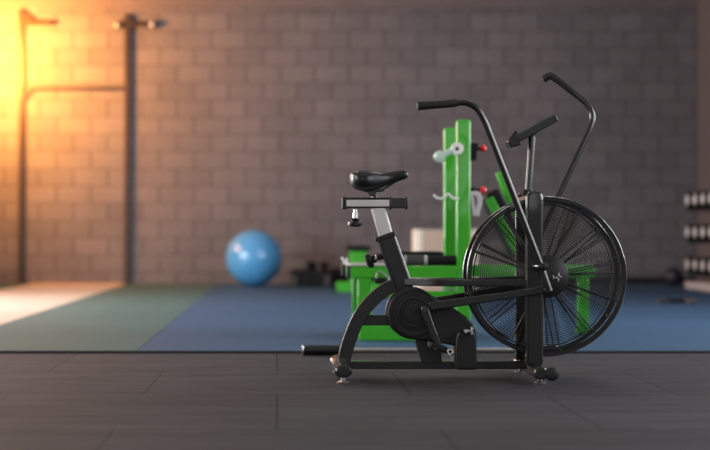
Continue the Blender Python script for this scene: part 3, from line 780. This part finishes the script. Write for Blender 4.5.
bm = nb(); add_tube(bm, [(rx(23.3), Yr, rz(97)), (rx(31), Yr, rz(89))], 1, prof=(.010,.01), up=(0,1,0)); obj('corner_brace', bm, 'rig', rig)
bm = nb()
for u in (21, 127):
    pass
bm.free()

# dumbbell rack by the right wall
XK = 4.27
rk = thing('dumbbell_rack', 'dark three tier dumbbell rack against right wall with pale base', 'dumbbell rack', (XK+.25, 14.9, MT))
TZ = [.165, .50, .835]
for i, z in enumerate(TZ):
    bm = nb(); add_box2(bm, XK+.03, XK+.37, 14.35, 15.72, z-.012, z); add_box2(bm, XK+.03, XK+.045, 14.35, 15.72, z-.0, z+.02)
    obj('shelf', bm, 'foam', rk, bevel=.003)
bm = nb(); add_box2(bm, XK+.39, XK+.43, 14.35, 15.72, .30, .46); obj('back_panel', bm, 'foam2', rk, bevel=.003)
for y in (14.30, 15.755):
    bm = nb(); add_box2(bm, XK+.36, XK+.42, y-.03, y+.03, MT+.08, 1.02); obj('upright', bm, 'foam', rk, bevel=.004)
bm = nb(); add_box2(bm, XK+.0, XK+.5, 14.3, 15.70, MT, MT+.078); obj('base', bm, 'base_pale', rk, bevel=.006)
tiers = ['bottom', 'middle', 'top']; db0 = None
spot = ['at the far end of', 'second from the far end of', 'third from the far end of', 'nearest end of']
for i, z in enumerate(TZ):
    for k in range(4):
        loc = (XK, 15.62-.28*k, z+.021)
        lab = 'pale ended dumbbell %s rack\'s %s shelf' % (spot[k], tiers[i]); grp = 'dumbbells on the right wall rack'
        if db0 is None:
            db0 = thing('dumbbell', lab, 'dumbbell', loc, grp); x, y, zz = loc; r = .08
            bm = nb(); cyl(bm, (x+.09, y, zz+r), (x+.21, y, zz+r), .015); obj('handle', bm, 'steel', db0)
            for s, xx in ((1, x), (-1, x+.30)):
                bm = nb(); add_lathe(bm, [(0,.004),(r*.78,.004),(r*.82,0),(r,.014),(r,.085),(r*.8,.10),(0,.10)], (xx, y, zz+r), (s,0,0), 28); hd = obj('weight_head', bm, 'foam', db0)
                bm = nb(); add_lathe(bm, [(0,-.002),(r*.62,-.002),(r*.66,.001),(r*.66,.0045),(0,.0045)], (xx, y, zz+r), (s,0,0), 24); obj('end_disc', bm, 'disc', hd)
        else: dup(db0, loc, lab, grp)
# dark ball next to the rack, and the rope on the mat
Ym = 16.5; r = .105
bm = nb(); add_lathe(bm, [(0,-r)]+[(r*math.sin(PI*k/24), -r*math.cos(PI*k/24)) for k in range(1,24)]+[(0,r)], (X1(674,Ym), Ym, MT+r), (0,0,1), 32)
o = obj('medicine_ball', bm, 'navy', loc=(X1(674,Ym), Ym, MT)); tag(o, 'small dark medicine ball on the mat beside the dumbbell rack', 'medicine ball')
Yk = 12.45; kx = lambda u: X1(u, Yk)
rope = thing('skipping_rope', 'coiled dark skipping rope lying on the blue mat near the dumbbell rack', 'skipping rope', (kx(673), Yk, MT))
pts = []
for k in range(130):
    a = 2*PI*k/32; rr = .085+.012*math.sin(k*.31)
    pts.append((kx(674)+rr*1.25*math.cos(a)+.01*math.sin(k*.1), Yk+rr*1.1*math.sin(a), MT+.0085+.0042*(k/130)*4*1.2))
bm = nb(); add_tube(bm, pts, .008, 8); obj('rope_cord', bm, 'foam', rope)
for (u0, u1, m_) in ((654, 664, 'foam2'), (682, 693, 'sack')):
    bm = nb(); cyl(bm, (kx(u0), Yk-.13, MT+.018), (kx(u1), Yk-.10, MT+.018), .0175); obj('rope_handle', bm, m_, rope)

# ================================================================== DAYLIGHT AND ADDED LAMPS
def area(name, loc, target, sx, sy, power, col, spread=180):
    l = bpy.data.lights.new(name, 'AREA'); l.shape = 'RECTANGLE'; l.size = sx; l.size_y = sy; l.energy = power; l.color = col
    l.spread = math.radians(spread)
    o = bpy.data.objects.new(name, l); COL.objects.link(o); o.location = loc
    d = Vector(target)-Vector(loc); o.rotation_euler = d.to_track_quat('-Z', 'Y').to_euler(); return o
def win_light(h, side, power, col):
    a, b, c, d = h; x = XL-.22 if side < 0 else XR+.22
    area('window_light', (x, (a+b)/2, (c+d)/2), (x-side, (a+b)/2, (c+d)/2), b-a, d-c, power, col)
def LIGHTS():
    win_light(LH[0], -1, 190, (1,.93,.86)); win_light(LH[1], -1, 430, (.97,.97,1))
    win_light(LH[2], -1, 190, (1,.45,.16))
    win_light(RH[0], 1, 160, (.95,.97,1)); win_light(RH[1], 1, 260, (.95,.97,1))
    area('window_light', (.3, YF-.22, 2.1), (.3, 0, 2.1), 5, 2.6, 50, (1,.97,.95))  # front fill through the added window behind the camera
    o = area('added_wall_glow', (-3.34, 16.20, 2.64), (-3.1, 17.4, 2.62), .36, .36, 310, (1,.34,.05), 160); o.data.shape = 'DISK'  # added warm light for the hot centre of the wall glow
LIGHTS()
fl = thing('added_flood_lamp', 'added warm round flood lamp on a tripod, unseen left of the pull up rig', 'lamp', (-3.34, 16.05, MT))  # unseen lamp stand, added to go with the wall glow light
bm = nb(); cyl(bm, (-3.34, 16.05, MT+.25), (-3.34, 16.05, 2.5), .016); obj('pole', bm, 'rig', fl)
for k in range(3):
    q = 2*PI*k/3+.5; bm = nb(); add_tube(bm, [(-3.34, 16.05, MT+.5), (-3.34+.32*math.cos(q), 16.05+.45*math.sin(q), MT+.009)], .009, 8); obj('leg', bm, 'rig', fl)
bm = nb(); add_lathe(bm, [(0,-.12),(.09,-.12),(.14,-.05),(.19,-.015),(.2,-.005),(.188,-.006),(.12,-.04),(0,-.05)], (-3.34, 16.19, 2.62), (.2,.98,0), 32); obj('lamp_shade', bm, 'rig', fl)
# ceiling lamps out of view, added for weak light from above
for i, (x, y) in enumerate(((-.9, 9.6), (2.6, 9.6), (.9, 4.0))):
    lb = ['added long ceiling lamp above the left of the mats', 'added long ceiling lamp above the right of the mats', 'added long ceiling lamp above the black tiles'][i]
    cl = thing('added_ceiling_lamp', lb, 'lamp', (x, y, ZC), 'added ceiling lamps')
    bm = nb(); add_box2(bm, x-.7, x+.7, y-.12, y+.12, ZC-.07, ZC); obj('lamp_housing', bm, 'white', cl, bevel=.01)
    bm = nb(); add_box2(bm, x-.67, x+.67, y-.10, y+.10, ZC-.076, ZC-.071); obj('diffuser', bm, emit('lamp diffuser', (1,.97,.93), 3), cl)
    area('lamp_fill', (x, y, ZC-.08), (x, y, 0), 1.3, .2, 22 if y > 5 else 10, (1,.96,.92))

w = bpy.data.worlds.new('World'); C.world = w; w.use_nodes = True
w.node_tree.nodes['Background'].inputs[0].default_value = (.75,.85,1,1); w.node_tree.nodes['Background'].inputs[1].default_value = .5

# ================================================================== CAMERA
cd = bpy.data.cameras.new('Camera'); cam = bpy.data.objects.new('Camera', cd); COL.objects.link(cam)
cam.location = (0, 0, CH); cam.rotation_euler = (PI/2, 0, 0)
cd.sensor_fit = 'HORIZONTAL'; cd.sensor_width = 36; cd.lens = F/710*36
cd.shift_x = (355-HU)/710; cd.shift_y = -(225-HV)/710*-1*-1
cd.dof.use_dof = True; cd.dof.focus_distance = 5.92; cd.dof.aperture_fstop = 1.7
cd.clip_start = .05; cd.clip_end = 100
C.camera = cam
C.view_settings.view_transform = 'Standard'; C.view_settings.look = 'None'; C.view_settings.gamma = 1
C.view_settings.exposure = 0; C.view_settings.use_curve_mapping = False
